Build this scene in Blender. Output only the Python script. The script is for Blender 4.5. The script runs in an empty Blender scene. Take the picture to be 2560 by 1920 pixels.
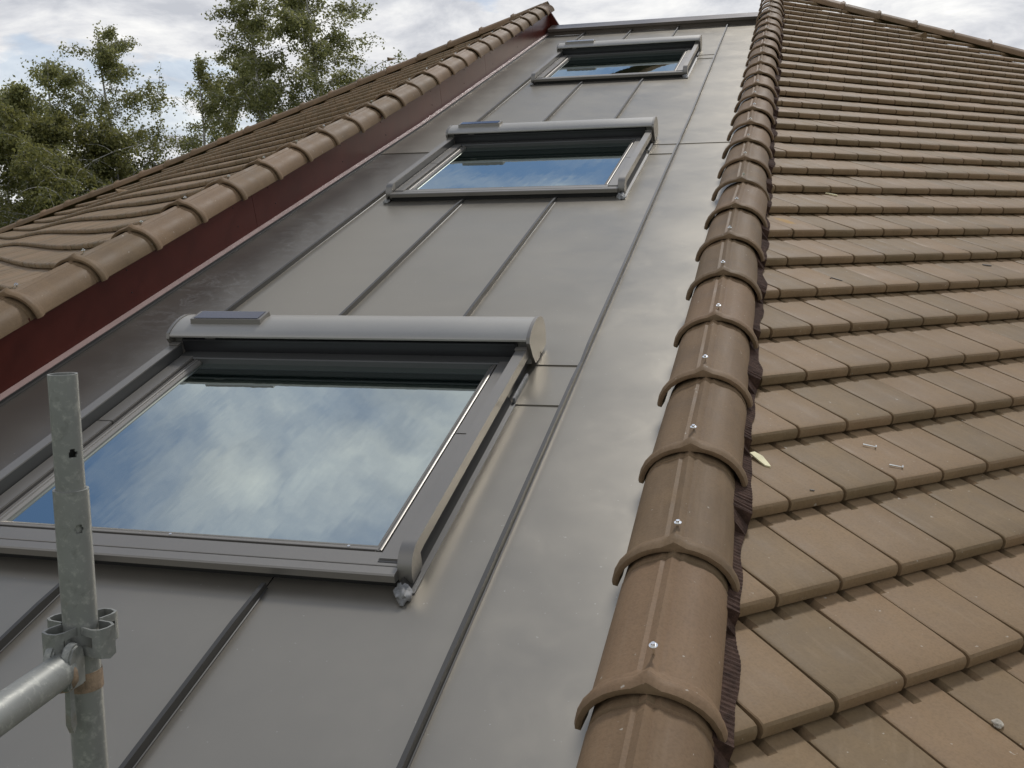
import bpy, bmesh, math, random
from mathutils import Vector, Matrix, noise as mnoise
from math import radians, sin, cos, tan, pi

scene = bpy.context.scene
col = scene.collection

# ------------------------------------------------------------------ camera
CZ = 7.0                                   # eye height above the ground
cam_d = bpy.data.cameras.new('camera')
cam = bpy.data.objects.new('camera', cam_d)
col.objects.link(cam)
X = Vector((0.96757241, 0.25230321, -0.01211253))
Y = Vector((-0.02313893, 0.13628378, 0.99039958))
Z = Vector((0.25153174, -0.95800304, 0.13770245))
cam.matrix_world = Matrix(((X.x, Y.x, Z.x, 0), (X.y, Y.y, Z.y, 0), (X.z, Y.z, Z.z, CZ), (0, 0, 0, 1)))
cam_d.sensor_width = 36.0
cam_d.lens = 36.0 * 2600.0 / 2560.0
cam_d.clip_start = 0.05
cam_d.clip_end = 4000.0
scene.camera = cam
FPX = 2600.0

# ------------------------------------------------------------------ sun and sky
SUN_EL, SUN_AZ = radians(50.0), radians(-10.0)      # azimuth to the left of +Y
sdir = Vector((-sin(SUN_AZ) * cos(SUN_EL), cos(SUN_AZ) * cos(SUN_EL), sin(SUN_EL)))
sun_d = bpy.data.lights.new('sun', 'SUN')
sun_d.energy = 2.0
sun_d.angle = radians(7.0)
sun_d.color = (1.0, 0.965, 0.92)
sun = bpy.data.objects.new('sun', sun_d)
sun.rotation_euler = sdir.to_track_quat('Z', 'Y').to_euler()
sun.location = (0, 0, 60)
col.objects.link(sun)

world = bpy.data.worlds.new('World')
scene.world = world
world.use_nodes = True
wt = world.node_tree
wt.nodes.clear()
def wn(t, **kw):
    n = wt.nodes.new(t)
    for k, v in kw.items(): setattr(n, k, v)
    return n
def wmath(op, a, b=None, clamp=False):
    n = wn('ShaderNodeMath', operation=op, use_clamp=clamp)
    for i, s in enumerate((a, b)):
        if s is None: continue
        if isinstance(s, (int, float)): n.inputs[i].default_value = s
        else: wt.links.new(s, n.inputs[i])
    return n.outputs[0]
out = wn('ShaderNodeOutputWorld'); bg = wn('ShaderNodeBackground')
bg.inputs['Strength'].default_value = 0.1
sky = wn('ShaderNodeTexSky', sky_type='NISHITA', sun_disc=False)
sky.sun_elevation = SUN_EL
sky.sun_rotation = -SUN_AZ
sky.altitude = 100; sky.air_density = 1.0; sky.dust_density = 0.15; sky.ozone_density = 2.5
tc = wn('ShaderNodeTexCoord')
sep = wn('ShaderNodeSeparateXYZ'); wt.links.new(tc.outputs['Generated'], sep.inputs[0])
zz = wmath('ADD', wmath('MAXIMUM', sep.outputs[2], 0.0), 0.22)
cx = wmath('DIVIDE', sep.outputs[0], zz); cy = wmath('DIVIDE', sep.outputs[1], zz)
cmb = wn('ShaderNodeCombineXYZ'); wt.links.new(cx, cmb.inputs[0]); wt.links.new(cy, cmb.inputs[1])
cmb.inputs[2].default_value = 171.998
def wnoise(scale, detail, rough, dist=0.0):
    n = wn('ShaderNodeTexNoise'); n.inputs['Scale'].default_value = scale
    n.inputs['Detail'].default_value = detail; n.inputs['Roughness'].default_value = rough
    n.inputs['Distortion'].default_value = dist
    wt.links.new(cmb.outputs[0], n.inputs['Vector']); return n.outputs['Fac']
def wramp(fac, stops):
    r = wn('ShaderNodeValToRGB'); e = r.color_ramp.elements
    while len(e) < len(stops): e.new(0.5)
    for i, (p, c) in enumerate(stops):
        e[i].position = p; e[i].color = c if len(c) == 4 else (*c, 1)
    wt.links.new(fac, r.inputs[0]); return r.outputs[0]
cover = wramp(wmath('ADD', wnoise(1.35, 9, 0.58, 0.25), wmath('MULTIPLY', wmath('SUBTRACT', 0.5, sep.outputs[2]), 0.16)), [(0.40, (0, 0, 0)), (0.52, (1, 1, 1))])
billow = wramp(wnoise(3.6, 10, 0.60, 0.4), [(0.37, (5.7, 5.9, 6.4)), (0.48, (7.6, 7.7, 8.0)), (0.57, (9.2, 9.2, 9.2)), (0.67, (10.8, 10.7, 10.4))])
# thick cloud deck low over the horizon, broken higher up
low = wmath('SUBTRACT', 1.0, wmath('MULTIPLY', sep.outputs[2], 2.6), True)
cov = wmath('MAXIMUM', cover, low, True)
mx = wn('ShaderNodeMixRGB'); wt.links.new(cov, mx.inputs[0])
wt.links.new(sky.outputs[0], mx.inputs[1]); wt.links.new(billow, mx.inputs[2])
wt.links.new(mx.outputs[0], bg.inputs['Color']); wt.links.new(bg.outputs[0], out.inputs[0])

vs = scene.view_settings
vs.view_transform = 'Standard'; vs.look = 'None'; vs.gamma = 1.0; vs.use_curve_mapping = False
vs.exposure = 0.0
scene.cycles.max_bounces = 6

# ------------------------------------------------------------------ roof geometry
U = 1.5                                             # metres from eye to the zinc plane
uW = Vector((0, 0.9554, 0.2953)).normalized()       # up the hip and the zinc seams
nW = Vector((0, -0.2953, 0.9554)).normalized()
hW = Vector((1, 0, 0))
K, Z0 = 0.06, 0.915                                 # the upper roof is a little steeper
EYE = Vector((0, 0, CZ))
def bend(p):
    z = p.z - CZ
    return Vector((p.x, p.y, p.z + K * (z - Z0))) if z > Z0 else p.copy()
def bdir(d, z): 
    return (Vector((d.x, d.y, d.z * (1 + K))) if z - CZ > Z0 else d).normalized()
def P0(a, v, h=0.0): return EYE + (-nW + hW * a + uW * v + nW * h) * U
def P(a, v, h=0.0): return bend(P0(a, v, h))
def frame(o, x, y, flip=False):
    z = o.z
    yy = bdir(y, z); xx = bdir(x, z); xx = (xx - yy * xx.dot(yy)).normalized(); nn = xx.cross(yy)
    o = bend(o)
    return Matrix(((xx.x, yy.x, nn.x, o.x), (xx.y, yy.y, nn.y, o.y), (xx.z, yy.z, nn.z, o.z), (0, 0, 0, 1)))
def project(p):
    d = p - EYE
    zc = -d.dot(Z)
    if zc < 0.05: return None
    return 1280 + FPX * d.dot(X) / zc, 960 - FPX * d.dot(Y) / zc, zc
rnd = random.Random(7)

# ------------------------------------------------------------------ materials
def newmat(name):
    m = bpy.data.materials.new(name); m.use_nodes = True
    return m, m.node_tree, m.node_tree.nodes['Principled BSDF']
class NT:
    def __init__(s, t): s.t = t
    def n(s, ty, ins=None, **kw):
        n = s.t.nodes.new(ty)
        for k, v in kw.items(): setattr(n, k, v)
        for k, v in (ins or {}).items():
            if hasattr(v, 'is_output'): s.t.links.new(v, n.inputs[k])
            else: n.inputs[k].default_value = v
        return n
    def noise(s, vec, scale, detail=4, rough=0.5, dist=0.0):
        return s.n('ShaderNodeTexNoise', {'Vector': vec, 'Scale': scale, 'Detail': detail, 'Roughness': rough, 'Distortion': dist}).outputs['Fac']
    def map(s, vec, scale=(1, 1, 1), loc=(0, 0, 0)):
        return s.n('ShaderNodeMapping', {'Vector': vec, 'Scale': scale, 'Location': loc}).outputs[0]
    def ramp(s, fac, stops):
        r = s.n('ShaderNodeValToRGB', {'Fac': fac}); e = r.color_ramp.elements
        while len(e) < len(stops): e.new(0.5)
        for i, (p, c) in enumerate(stops):
            e[i].position = p; e[i].color = (c, c, c, 1) if isinstance(c, (int, float)) else (*c, 1)
        return r.outputs[0]
    def math(s, op, a, b=0.0, clamp=False):
        return s.n('ShaderNodeMath', {0: a, 1: b}, operation=op, use_clamp=clamp).outputs[0]
    def mix(s, f, a, b, mode='MIX'):
        if isinstance(a, tuple): a = (*a, 1)
        if isinstance(b, tuple): b = (*b, 1)
        return s.n('ShaderNodeMixRGB', {0: f, 1: a, 2: b}, blend_type=mode).outputs[0]
    def bump(s, h, strength, dist):
        return s.n('ShaderNodeBump', {'Height': h, 'Strength': strength, 'Distance': dist}).outputs[0]

def tile_mat(name, base, var=0.16):
    m, t, b = newmat(name); N = NT(t)
    ob = N.n('ShaderNodeTexCoord').outputs['Object']
    oi = N.n('ShaderNodeObjectInfo').outputs
    gi = N.n('ShaderNodeNewGeometry').outputs
    r = N.math('FRACT', N.math('ADD', oi['Random'], gi['Random Per Island']))
    off = N.n('ShaderNodeCombineXYZ', {0: N.math('MULTIPLY', r, 37.0), 1: N.math('MULTIPLY', r, 91.0), 2: r}).outputs[0]
    v = N.n('ShaderNodeVectorMath', {0: ob, 1: off}, operation='ADD').outputs[0]
    blot = N.noise(v, 9.0, 5, 0.6)
    fine = N.noise(v, 160.0, 3, 0.6)
    dark = tuple(c * (1 - var * 1.3) for c in base); lite = tuple(min(1, c * (1 + var)) for c in base)
    c = N.ramp(blot, [(0.3, dark), (0.7, lite)])
    pink = tuple((base[0] * 1.05, base[1] * 0.95, base[2] * 0.98))
    c = N.mix(N.math('MULTIPLY', r, 0.6), c, pink)
    tone = N.math('ADD', N.math('MULTIPLY', r, 0.24), 0.88)
    tn = N.n('ShaderNodeCombineXYZ', {0: tone, 1: tone, 2: tone}).outputs[0]
    c = N.mix(1.0, c, tn, 'MULTIPLY')
    c = N.mix(N.ramp(fine, [(0.35, 0.22), (0.55, 0.0)]), c, tuple(x * 0.45 for x in base))
    wp = N.noise(gi['Position'], 1.3, 5, 0.65)
    c = N.mix(N.ramp(wp, [(0.38, 0.22), (0.55, 0.0)]), c, tuple(x * 0.62 for x in base))
    strk = N.noise(N.map(v, (30, 2.2, 30)), 2.0, 4, 0.6)
    c = N.mix(N.ramp(strk, [(0.52, 0.0), (0.72, 0.28)]), c, (base[0] * 1.25, base[1] * 1.3, base[2] * 1.45))
    spk = N.noise(v, 60.0, 2, 0.5)
    c = N.mix(N.ramp(spk, [(0.735, 0.0), (0.765, 0.55)]), c, (0.5, 0.47, 0.4))
    t.links.new(c, b.inputs['Base Color'])
    t.links.new(N.ramp(blot, [(0.3, 0.5), (0.7, 0.66)]), b.inputs['Roughness'])
    b.inputs['Specular IOR Level'].default_value = 0.10
    t.links.new(N.bump(N.math('ADD', N.math('MULTIPLY', fine, 0.35), blot), 0.35, 0.004), b.inputs['Normal'])
    return m
M = {}
M['tile'] = tile_mat('clay_tile', (0.224, 0.159, 0.089), 0.14)
M['cap'] = tile_mat('clay_cap', (0.190, 0.132, 0.077), 0.17)

def metal_mat(name, colr, rough, metallic=1.0, streak=0.0, bumpv=0.0, chalk=False, blotch=0.12, ior=1.5, galv=False, tint=None):
    m, t, b = newmat(name); N = NT(t)
    ob = N.n('ShaderNodeTexCoord').outputs['Object']
    bl = N.noise(ob, 2.2, 5, 0.6)
    c = N.ramp(bl, [(0.3, tuple(x * (1 - blotch) for x in colr)), (0.7, tuple(x * (1 + blotch * 0.7) for x in colr))])
    fine = N.noise(N.map(ob, (40, 3, 40)), 3.0, 4, 0.6)
    c = N.mix(N.math('MULTIPLY', fine, 0.10), c, tuple(x * 0.6 for x in colr))
    rr = N.math('ADD', N.math('MULTIPLY', bl, 0.14), rough - 0.07)
    if bumpv:
        sm = N.ramp(N.noise(N.map(ob, (1, 0.6, 1)), 6.5, 6, 0.68, 0.8), [(0.52, 0.0), (0.75, 1.0)])
        c = N.mix(N.math('MULTIPLY', sm, 0.09), c, tuple(x * 1.7 for x in colr)); rr = N.math('ADD', rr, N.math('MULTIPLY', sm, 0.03))
        c = N.mix(N.ramp(N.noise(ob, 85.0, 2, 0.5), [(0.745, 0.0), (0.77, 0.5)]), c, (0.45, 0.44, 0.4))
    if galv:
        sp = N.noise(ob, 70.0, 5, 0.7)
        c = N.mix(N.ramp(sp, [(0.52, 0.0), (0.68, 0.55)]), c, (0.42, 0.42, 0.37))
        c = N.mix(N.ramp(N.noise(ob, 34.0, 6, 0.7, 0.6), [(0.54, 0.0), (0.70, 0.4)]), c, (0.10, 0.10, 0.085))
        c = N.mix(N.ramp(N.noise(ob, 16.0, 4, 0.6), [(0.62, 0.0), (0.74, 0.5)]), c, (0.20, 0.13, 0.07))
    if chalk:
        w = N.noise(N.map(ob, (1.2, 2.2, 1.2)), 3.0, 8, 0.72, 1.4)
        band = N.ramp(w, [(0.485, 0.0), (0.5, 1.0), (0.515, 0.0)])
        msk = N.ramp(N.noise(ob, 1.1, 2, 0.5), [(0.52, 0.0), (0.66, 1.0)])
        f = N.math('MULTIPLY', N.math('MULTIPLY', band, msk), 0.16)
        c = N.mix(f, c, (0.62, 0.64, 0.66)); rr = N.math('ADD', rr, N.math('MULTIPLY', f, 0.5))
    t.links.new(c, b.inputs['Base Color']); t.links.new(rr, b.inputs['Roughness'])
    b.inputs['Metallic'].default_value = metallic; b.inputs['IOR'].default_value = ior
    if tint: b.inputs['Specular Tint'].default_value = (*tint, 1)
    if bumpv:
        wav = N.noise(N.map(ob, (0.6, 1.9, 1.0)), 2.4, 1, 0.4)
        t.links.new(N.bump(wav, 1.0, bumpv), b.inputs['Normal'])
    return m
M['zinc'] = metal_mat('weathered_zinc', (0.118, 0.107, 0.089), 0.325, 0.2, bumpv=0.0034, ior=3.1, tint=(1, 0.93, 0.79))
M['zinc_chalk'] = metal_mat('chalky_zinc', (0.078, 0.072, 0.062), 0.31, 0.2, bumpv=0.002, chalk=True, ior=2.2, tint=(1, 0.93, 0.80))
M['seam'] = metal_mat('shaded_zinc_seam', (0.040, 0.038, 0.034), 0.45, 0.0, ior=1.45)  # dark patina, with the shade on the seam sides painted into the colour
M['coping'] = metal_mat('brown_coping', (0.12, 0.10, 0.085), 0.35, 0.3)
M['alu'] = metal_mat('grey_aluminium', (0.165, 0.155, 0.140), 0.38, 0.35, blotch=0.06, ior=2.1, tint=(1, 0.96, 0.88))
M['alu_box'] = metal_mat('lit_aluminium', (0.32, 0.308, 0.28), 0.38, 0.35, blotch=0.05, ior=2.0, tint=(1, 0.96, 0.88))  # frame aluminium made paler, painting in the light on the box's upper curve
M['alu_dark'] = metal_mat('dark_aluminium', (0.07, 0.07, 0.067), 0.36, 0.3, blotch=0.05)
M['gasket'] = metal_mat('black_rubber', (0.012, 0.012, 0.012), 0.55, 0.0)
M['black'] = metal_mat('black_shutter_slat', (0.02, 0.02, 0.021), 0.4, 0.0)
M['galv'] = metal_mat('galvanised_steel', (0.25, 0.255, 0.235), 0.5, 0.35, blotch=0.3, galv=True)
M['steel'] = metal_mat('bright_screw_steel', (0.8, 0.8, 0.78), 0.22, 1.0, blotch=0.02)

def simple(name, colr, rough, blotch=0.2, scale=6.0, bumpd=0.0, spec=0.5, coat=0.0):
    m, t, b = newmat(name); N = NT(t)
    ob = N.n('ShaderNodeTexCoord').outputs['Object']
    bl = N.noise(ob, scale, 6, 0.62)
    c = N.ramp(bl, [(0.3, tuple(x * (1 - blotch) for x in colr)), (0.7, tuple(min(1, x * (1 + blotch)) for x in colr))])
    t.links.new(c, b.inputs['Base Color'])
    b.inputs['Roughness'].default_value = rough; b.inputs['Specular IOR Level'].default_value = spec
    b.inputs['Coat Weight'].default_value = coat; b.inputs['Coat Roughness'].default_value = 0.12
    if bumpd: t.links.new(N.bump(N.noise(ob, scale * 6, 4, 0.6), 0.5, bumpd), b.inputs['Normal'])
    return m
M['red'] = simple('oxblood_painted_board', (0.072, 0.0155, 0.0105), 0.30, 0.18, 3.0, 0.0005, 0.16, 0.0)
M['trim'] = simple('red_brown_trim', (0.30, 0.215, 0.195), 0.4, 0.1)  # red-brown lightened, so the colour carries the lit upper face
M['fleece'] = simple('red_brown_hip_fleece', (0.062, 0.036, 0.026), 0.9, 0.5, 45.0, 0.006, 0.2)
M['deck'] = simple('roof_underlay', (0.035, 0.03, 0.028), 0.9, 0.2)
M['wall'] = simple('rendered_wall', (0.6, 0.57, 0.5), 0.85, 0.08)
M['sealant'] = simple('crumpled_grey_lead', (0.22, 0.22, 0.215), 0.6, 0.5, 40.0, 0.004)
M['wood'] = simple('pale_wood', (0.74, 0.68, 0.42), 0.7, 0.15, 30.0)
M['mortar'] = simple('grey_mortar', (0.42, 0.38, 0.31), 0.9, 0.4, 60.0, 0.003)
M['rust'] = simple('rusty_weld', (0.24, 0.17, 0.11), 0.8, 0.5, 50.0, 0.002)
M['bark'] = simple('birch_bark', (0.42, 0.40, 0.37), 0.85, 0.6, 5.0, 0.004)
M['twig'] = simple('dark_twig', (0.06, 0.045, 0.035), 0.85, 0.3)
M['grass'] = simple('meadow', (0.06, 0.085, 0.03), 0.95, 0.4, 0.3)
M['stain'] = None

def glass_mat():
    m, t, b = newmat('reflective_window_glass'); N = NT(t)
    ob = N.n('ShaderNodeTexCoord').outputs['Object']
    b.inputs['Base Color'].default_value = (0.004, 0.008, 0.007, 1)
    b.inputs['Roughness'].default_value = 0.015
    b.inputs['IOR'].default_value = 7.0; b.inputs['Specular Tint'].default_value = (0.90, 1.0, 0.97, 1)
    w = N.noise(N.map(ob, (3.0, 0.8, 1)), 2.2, 3, 0.5)
    dust = N.noise(ob, 220.0, 2, 0.5)
    c = N.mix(N.ramp(dust, [(0.72, 0.0), (0.76, 0.35)]), (0.004, 0.008, 0.007), (0.3, 0.32, 0.3))
    t.links.new(c, b.inputs['Base Color'])
    t.links.new(N.bump(w, 0.4, 0.002), b.inputs['Normal'])
    return m
M['glass'] = glass_mat()
def cell_mat():
    m, t, b = newmat('blue_solar_cell')
    b.inputs['Base Color'].default_value = (0.012, 0.018, 0.05, 1); b.inputs['Roughness'].default_value = 0.12
    b.inputs['IOR'].default_value = 1.45
    return m
M['cell'] = cell_mat()
def leaf_mat(name, c1, c2):
    m, t, b = newmat(name); N = NT(t)
    r = N.n('ShaderNodeNewGeometry').outputs['Random Per Island']
    t.links.new(N.ramp(r, [(0.0, c1), (0.8, c2), (1.0, tuple(x * 1.5 for x in c2))]), b.inputs['Base Color'])
    b.inputs['Roughness'].default_value = 0.6
    tr = N.n('ShaderNodeBsdfTranslucent'); t.links.new(N.ramp(r, [(0, c2), (1, tuple(x * 1.6 for x in c2))]), tr.inputs[0])
    ms = N.n('ShaderNodeMixShader', {0: 0.45}); o = t.nodes['Material Output']
    t.links.new(b.outputs[0], ms.inputs[1]); t.links.new(tr.outputs[0], ms.inputs[2]); t.links.new(ms.outputs[0], o.inputs[0])
    return m
M['leaf'] = leaf_mat('birch_leaf', (0.12, 0.145, 0.055), (0.23, 0.23, 0.085))
M['leaf_dark'] = leaf_mat('dark_leaf', (0.085, 0.10, 0.033), (0.17, 0.165, 0.05))

# ------------------------------------------------------------------ object helpers
def link(o, parent=None):
    col.objects.link(o)
    if parent is not None: o.parent = parent
    return o
def meshobj(name, me, mat=None, parent=None, mw=None, kind=None):
    if mat is not None and not me.materials: me.materials.append(mat)
    o = bpy.data.objects.new(name, me); link(o, parent)
    if mw is not None: o.matrix_world = mw
    if kind: o['kind'] = kind
    return o
def setmw(o, mw, parent=None):
    if parent is not None:
        o.parent = parent
        o.matrix_parent_inverse = Matrix.Identity(4)
        o.matrix_local = PINV(parent) @ mw
    else:
        o.matrix_local = mw
_pm = {}
def PINV(p): return _pm[p.name].inverted()
def empty(name, label, cat, mw, group=None):
    o = bpy.data.objects.new(name, None); col.objects.link(o)
    o.empty_display_size = 0.1
    o.matrix_local = mw; _pm[o.name] = mw.copy()
    o['label'] = label; o['category'] = cat; o['kind'] = 'thing'
    if group: o['group'] = group
    return o
def child(name, me, mat, parent, mw=None, kind=None, label=None):
    """mw: world matrix of the part (identity: vertices already in world space)"""
    if mat is not None and not me.materials: me.materials.append(mat)
    o = bpy.data.objects.new(name, me); col.objects.link(o)
    mw = mw if mw is not None else Matrix.Identity(4)
    o.parent = parent
    o.matrix_local = PINV(parent) @ mw
    _pm[o.name] = mw.copy()
    if kind: o['kind'] = kind
    if label: o['label'] = label
    return o
def single(name, me, mat, mw, label, cat, group=None):
    me.materials.append(mat)
    o = bpy.data.objects.new(name, me); col.objects.link(o); o.matrix_local = mw
    _pm[o.name] = mw.copy()
    o['label'] = label; o['category'] = cat
    if group: o['group'] = group
    return o
def mesh(name, verts, faces, smooth=False):
    me = bpy.data.meshes.new(name); me.from_pydata([tuple(v) for v in verts], [], faces)
    me.validate(); me.update()
    if smooth:
        for p in me.polygons: p.use_smooth = True
    return me
def smooth_by_angle(me, ang=35):
    bm = bmesh.new(); bm.from_mesh(me)
    for f in bm.faces: f.smooth = True
    for e in bm.edges:
        e.smooth = not (len(e.link_faces) == 2 and e.calc_face_angle(0) > radians(ang))
    bm.to_mesh(me); bm.free(); return me
def boxm(name, x0, x1, y0, y1, z0, z1, bev=0.0):
    bm = bmesh.new()
    bmesh.ops.create_cube(bm, size=1)
    for v in bm.verts:
        v.co = Vector((x0 if v.co.x < 0 else x1, y0 if v.co.y < 0 else y1, z0 if v.co.z < 0 else z1))
    if bev: bmesh.ops.bevel(bm, geom=bm.edges[:], offset=bev, segments=2, affect='EDGES')
    me = bpy.data.meshes.new(name); bm.to_mesh(me); bm.free()
    return smooth_by_angle(me) if bev else me
def prism(name, prof, x0, x1, ang=30):
    """closed (y,z) profile swept along x"""
    n = len(prof)
    vs_ = [(x0, y, z) for y, z in prof] + [(x1, y, z) for y, z in prof]
    fs = [(i, (i + 1) % n, n + (i + 1) % n, n + i) for i in range(n)] + [tuple(range(n))[::-1], tuple(range(n, 2 * n))]
    me = mesh(name, vs_, fs)
    bm = bmesh.new(); bm.from_mesh(me); bmesh.ops.recalc_face_normals(bm, faces=bm.faces); bm.to_mesh(me); bm.free()
    return smooth_by_angle(me, ang)
def yprism(name, prof, y0, y1, ang=30):
    """closed (x,z) profile swept along y"""
    n = len(prof)
    vs_ = [(x, y0, z) for x, z in prof] + [(x, y1, z) for x, z in prof]
    fs = [(i, (i + 1) % n, n + (i + 1) % n, n + i) for i in range(n)] + [tuple(range(n)), tuple(range(n, 2 * n))[::-1]]
    me = mesh(name, vs_, fs)
    bm = bmesh.new(); bm.from_mesh(me); bmesh.ops.recalc_face_normals(bm, faces=bm.faces); bm.to_mesh(me); bm.free()
    return smooth_by_angle(me, ang)
def cyl(name, r, z0, z1, seg=24, r2=None):
    bm = bmesh.new()
    bmesh.ops.create_cone(bm, cap_ends=True, segments=seg, radius1=r, radius2=r if r2 is None else r2, depth=z1 - z0)
    for v in bm.verts: v.co.z += (z0 + z1) / 2
    me = bpy.data.meshes.new(name); bm.to_mesh(me); bm.free()
    return smooth_by_angle(me)
def T(x, y, z): return Matrix.Translation((x, y, z))

# ================================================================== the setting
gm = mesh('ground', [(-1500, -1500, 0), (1500, -1500, 0), (1500, 1500, 0), (-1500, 1500, 0)], [(0, 1, 2, 3)])
g = meshobj('ground', gm, M['grass']); g['kind'] = 'structure'

# ================================================================== roof tiles
GA, TW = 0.1832 * U, 0.1287 * U                      # course gauge and tile width
TT = tan(radians(8.4))
def tile_mesh(name='roof_tile'):
    w = TW - 0.0052
    xs = [0.0, 0.003, 0.018, w / 2 - 0.005, w / 2, w / 2 + 0.020, w - 0.003, w]
    rows = [(0.003, 0.0175), (0.0, 0.0215), (0.0, 0.0365), (0.003, 0.0445), (0.0085, 0.0490), (0.019, 0.0506), (0.10, None), (0.18, None), (0.240, None), (0.276, None), (0.335, None)]
    vs_, fs = [], []
    for j, (y, z) in enumerate(rows):
        for i, x in enumerate(xs):
            zz_ = (0.0536 - y * TT) if z is None else z
            if z is not None and j >= 2 and i in (0, len(xs) - 1): zz_ -= 0.0018
            if z is None:
                if i in (0, len(xs) - 1): zz_ -= 0.0016
                if i == 4 and y > 0.25: zz_ -= (y - 0.240) * 0.95
                if i in (0, 1) and y > 0.25: zz_ -= (y - 0.240) * 0.85
                if i in (4,) and 0.02 < y < 0.24: zz_ -= 0.0010
            ins = (0.0032 if j < 4 else 0.0020 if j < 6 else 0.0) * (1 if i == 0 else 0.9 if i == 1 else -1 if i == len(xs) - 1 else -0.9 if i == len(xs) - 2 else 0)
            vs_.append((x + ins, y, zz_))
    nx = len(xs)
    for j in range(len(rows) - 1):
        for i in range(nx - 1):
            fs.append((j * nx + i, j * nx + i + 1, (j + 1) * nx + i + 1, (j + 1) * nx + i))
    # underside lip and sides
    b0 = len(vs_)
    vs_ += [(0, 0.012, 0.0195), (w, 0.012, 0.0195), (0, 0.335, -0.018), (w, 0.335, -0.018)]
    fs.append((b0, b0 + 1) + tuple(range(nx - 1, -1, -1)))
    L = [j * nx for j in range(len(rows))]; R_ = [j * nx + nx - 1 for j in range(len(rows))]
    fs.append(tuple(L) + (b0 + 2, b0)); fs.append(tuple(R_[::-1]) + (b0 + 1, b0 + 3))
    fs.append((b0 + 1, b0, b0 + 2, b0 + 3))
    me = mesh(name, vs_, fs)
    return smooth_by_angle(me, 30)
TILE = tile_mesh(); TILE.materials.append(M['tile'])

def tile_top(y):                                     # height of the tile surface above the roof plane
    f = y % GA
    return 0.0536 - f * TT

def hood_mesh():
    """a small vent hood moulded on a tile"""
    vs_, fs = [], []
    ns, nr_ = 9, 5
    for j in range(nr_):
        t = j / (nr_ - 1)
        y = 0.03 + t * 0.20; hgt = 0.075 * (1 - t) ** 1.1 + 0.002; hw = 0.062 * (1 - 0.55 * t)
        for i in range(ns):
            a = pi * i / (ns - 1)
            vs_.append((TW / 2 - cos(a) * hw, y, 0.034 - y * TT + sin(a) * hgt))
    for j in range(nr_ - 1):
        for i in range(ns - 1):
            fs.append((j * ns + i, j * ns + i + 1, (j + 1) * ns + i + 1, (j + 1) * ns + i))
    fs.append(tuple(range(ns - 1, -1, -1)))
    return smooth_by_angle(mesh('vent_hood', vs_, fs), 40)

def cap_mesh():
    """hip tile: arch with centre rib, flared collar at the lower end"""
    xs = [-1, -0.96, -0.85, -0.7, -0.55, -0.4, -0.28, -0.20, -0.14, -0.085, -0.04, 0, 0.04, 0.085, 0.14, 0.20, 0.28, 0.4, 0.55, 0.7, 0.85, 0.96, 1]
    HW, HH = 0.117, 0.100
    L_ = 0.289 * U
    rows = [(-0.012, 1.07, 0.4), (-0.011, 1.12, 0.7), (0.000, 1.15, 1), (0.013, 1.15, 1), (0.022, 1.105, 0.8), (0.026, 1.085, .6), (0.036, 1.075, .4), (0.043, 1.025, .15), (0.052, 1.002, 0), (0.2, 0.985, 0), (L_ - 0.05, 0.962, 0), (L_ - 0.036, 0.960, 0), (L_ - 0.033, 0.915, 0), (L_ - 0.026, 0.915, 0), (L_ - 0.023, 0.950, 0), (L_ + 0.045, 0.93, 0)]
    def prof(s, plain=False):
        ang = s * radians(86)
        x = sin(ang) / sin(radians(86)) * HW
        z = (cos(ang) - cos(radians(86))) * HH
        if plain: return x, z - 0.002
        z -= 0.0050 * max(0, 1 - abs(abs(s) - 0.27) / 0.27)
        if abs(s) < 0.05: z += 0.0045 * (1 - abs(s) / 0.05)
        if 0.06 < abs(s) < 0.10: z -= 0.0034
        if abs(s) < 0.155: z += 0.0024
        return x, z
    vs_, fs = [], []
    nx = len(xs)
    for (y, sc, nub) in rows:
        for s in xs:
            x, z = prof(s, nub > 0.3)
            nb = 0.011 * nub * max(0, 1 - abs(s) / 0.13)
            vs_.append((x * sc, y + 0.010 * nub * max(0, 1 - abs(s) / 0.13), z * sc + nb + (sc - 1) * 0.015))
    for j in range(len(rows) - 1):
        for i in range(nx - 1):
            fs.append((j * nx + i, j * nx + i + 1, (j + 1) * nx + i + 1, (j + 1) * nx + i))
    # inner shell so the rims have thickness
    b0 = len(vs_)
    inn = [(-0.010, 1.035), (0.03, 0.985), (L_ + 0.043, 0.86)]
    for (y, sc) in inn:
        for s in xs:
            x, z = prof(s, True); vs_.append((x * sc, y, z * sc - 0.002))
    m_ = len(rows) - 1
    for i in range(nx - 1):
        fs.append((i + 1, i, b0 + i, b0 + i + 1))
        fs.append((b0 + 2 * nx + i, b0 + 2 * nx + i + 1, m_ * nx + i + 1, m_ * nx + i))
        for j in range(2): fs.append((b0 + j * nx + i + 1, b0 + j * nx + i, b0 + (j + 1) * nx + i, b0 + (j + 1) * nx + i + 1))
    for side in (0, nx - 1):
        ring = [j * nx + side for j in range(len(rows))] + [b0 + 2 * nx + side, b0 + nx + side, b0 + side]
        fs.append(tuple(ring if side == 0 else ring[::-1]))
    me = mesh('hip_cap', vs_, fs)
    bm = bmesh.new(); bm.from_mesh(me); bmesh.ops.recalc_face_normals(bm, faces=bm.faces); bm.to_mesh(me); bm.free()
    return smooth_by_angle(me, 32)
CAP = cap_mesh(); CAP.materials.append(M['cap'])
CAPL = 0.289 * U
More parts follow.
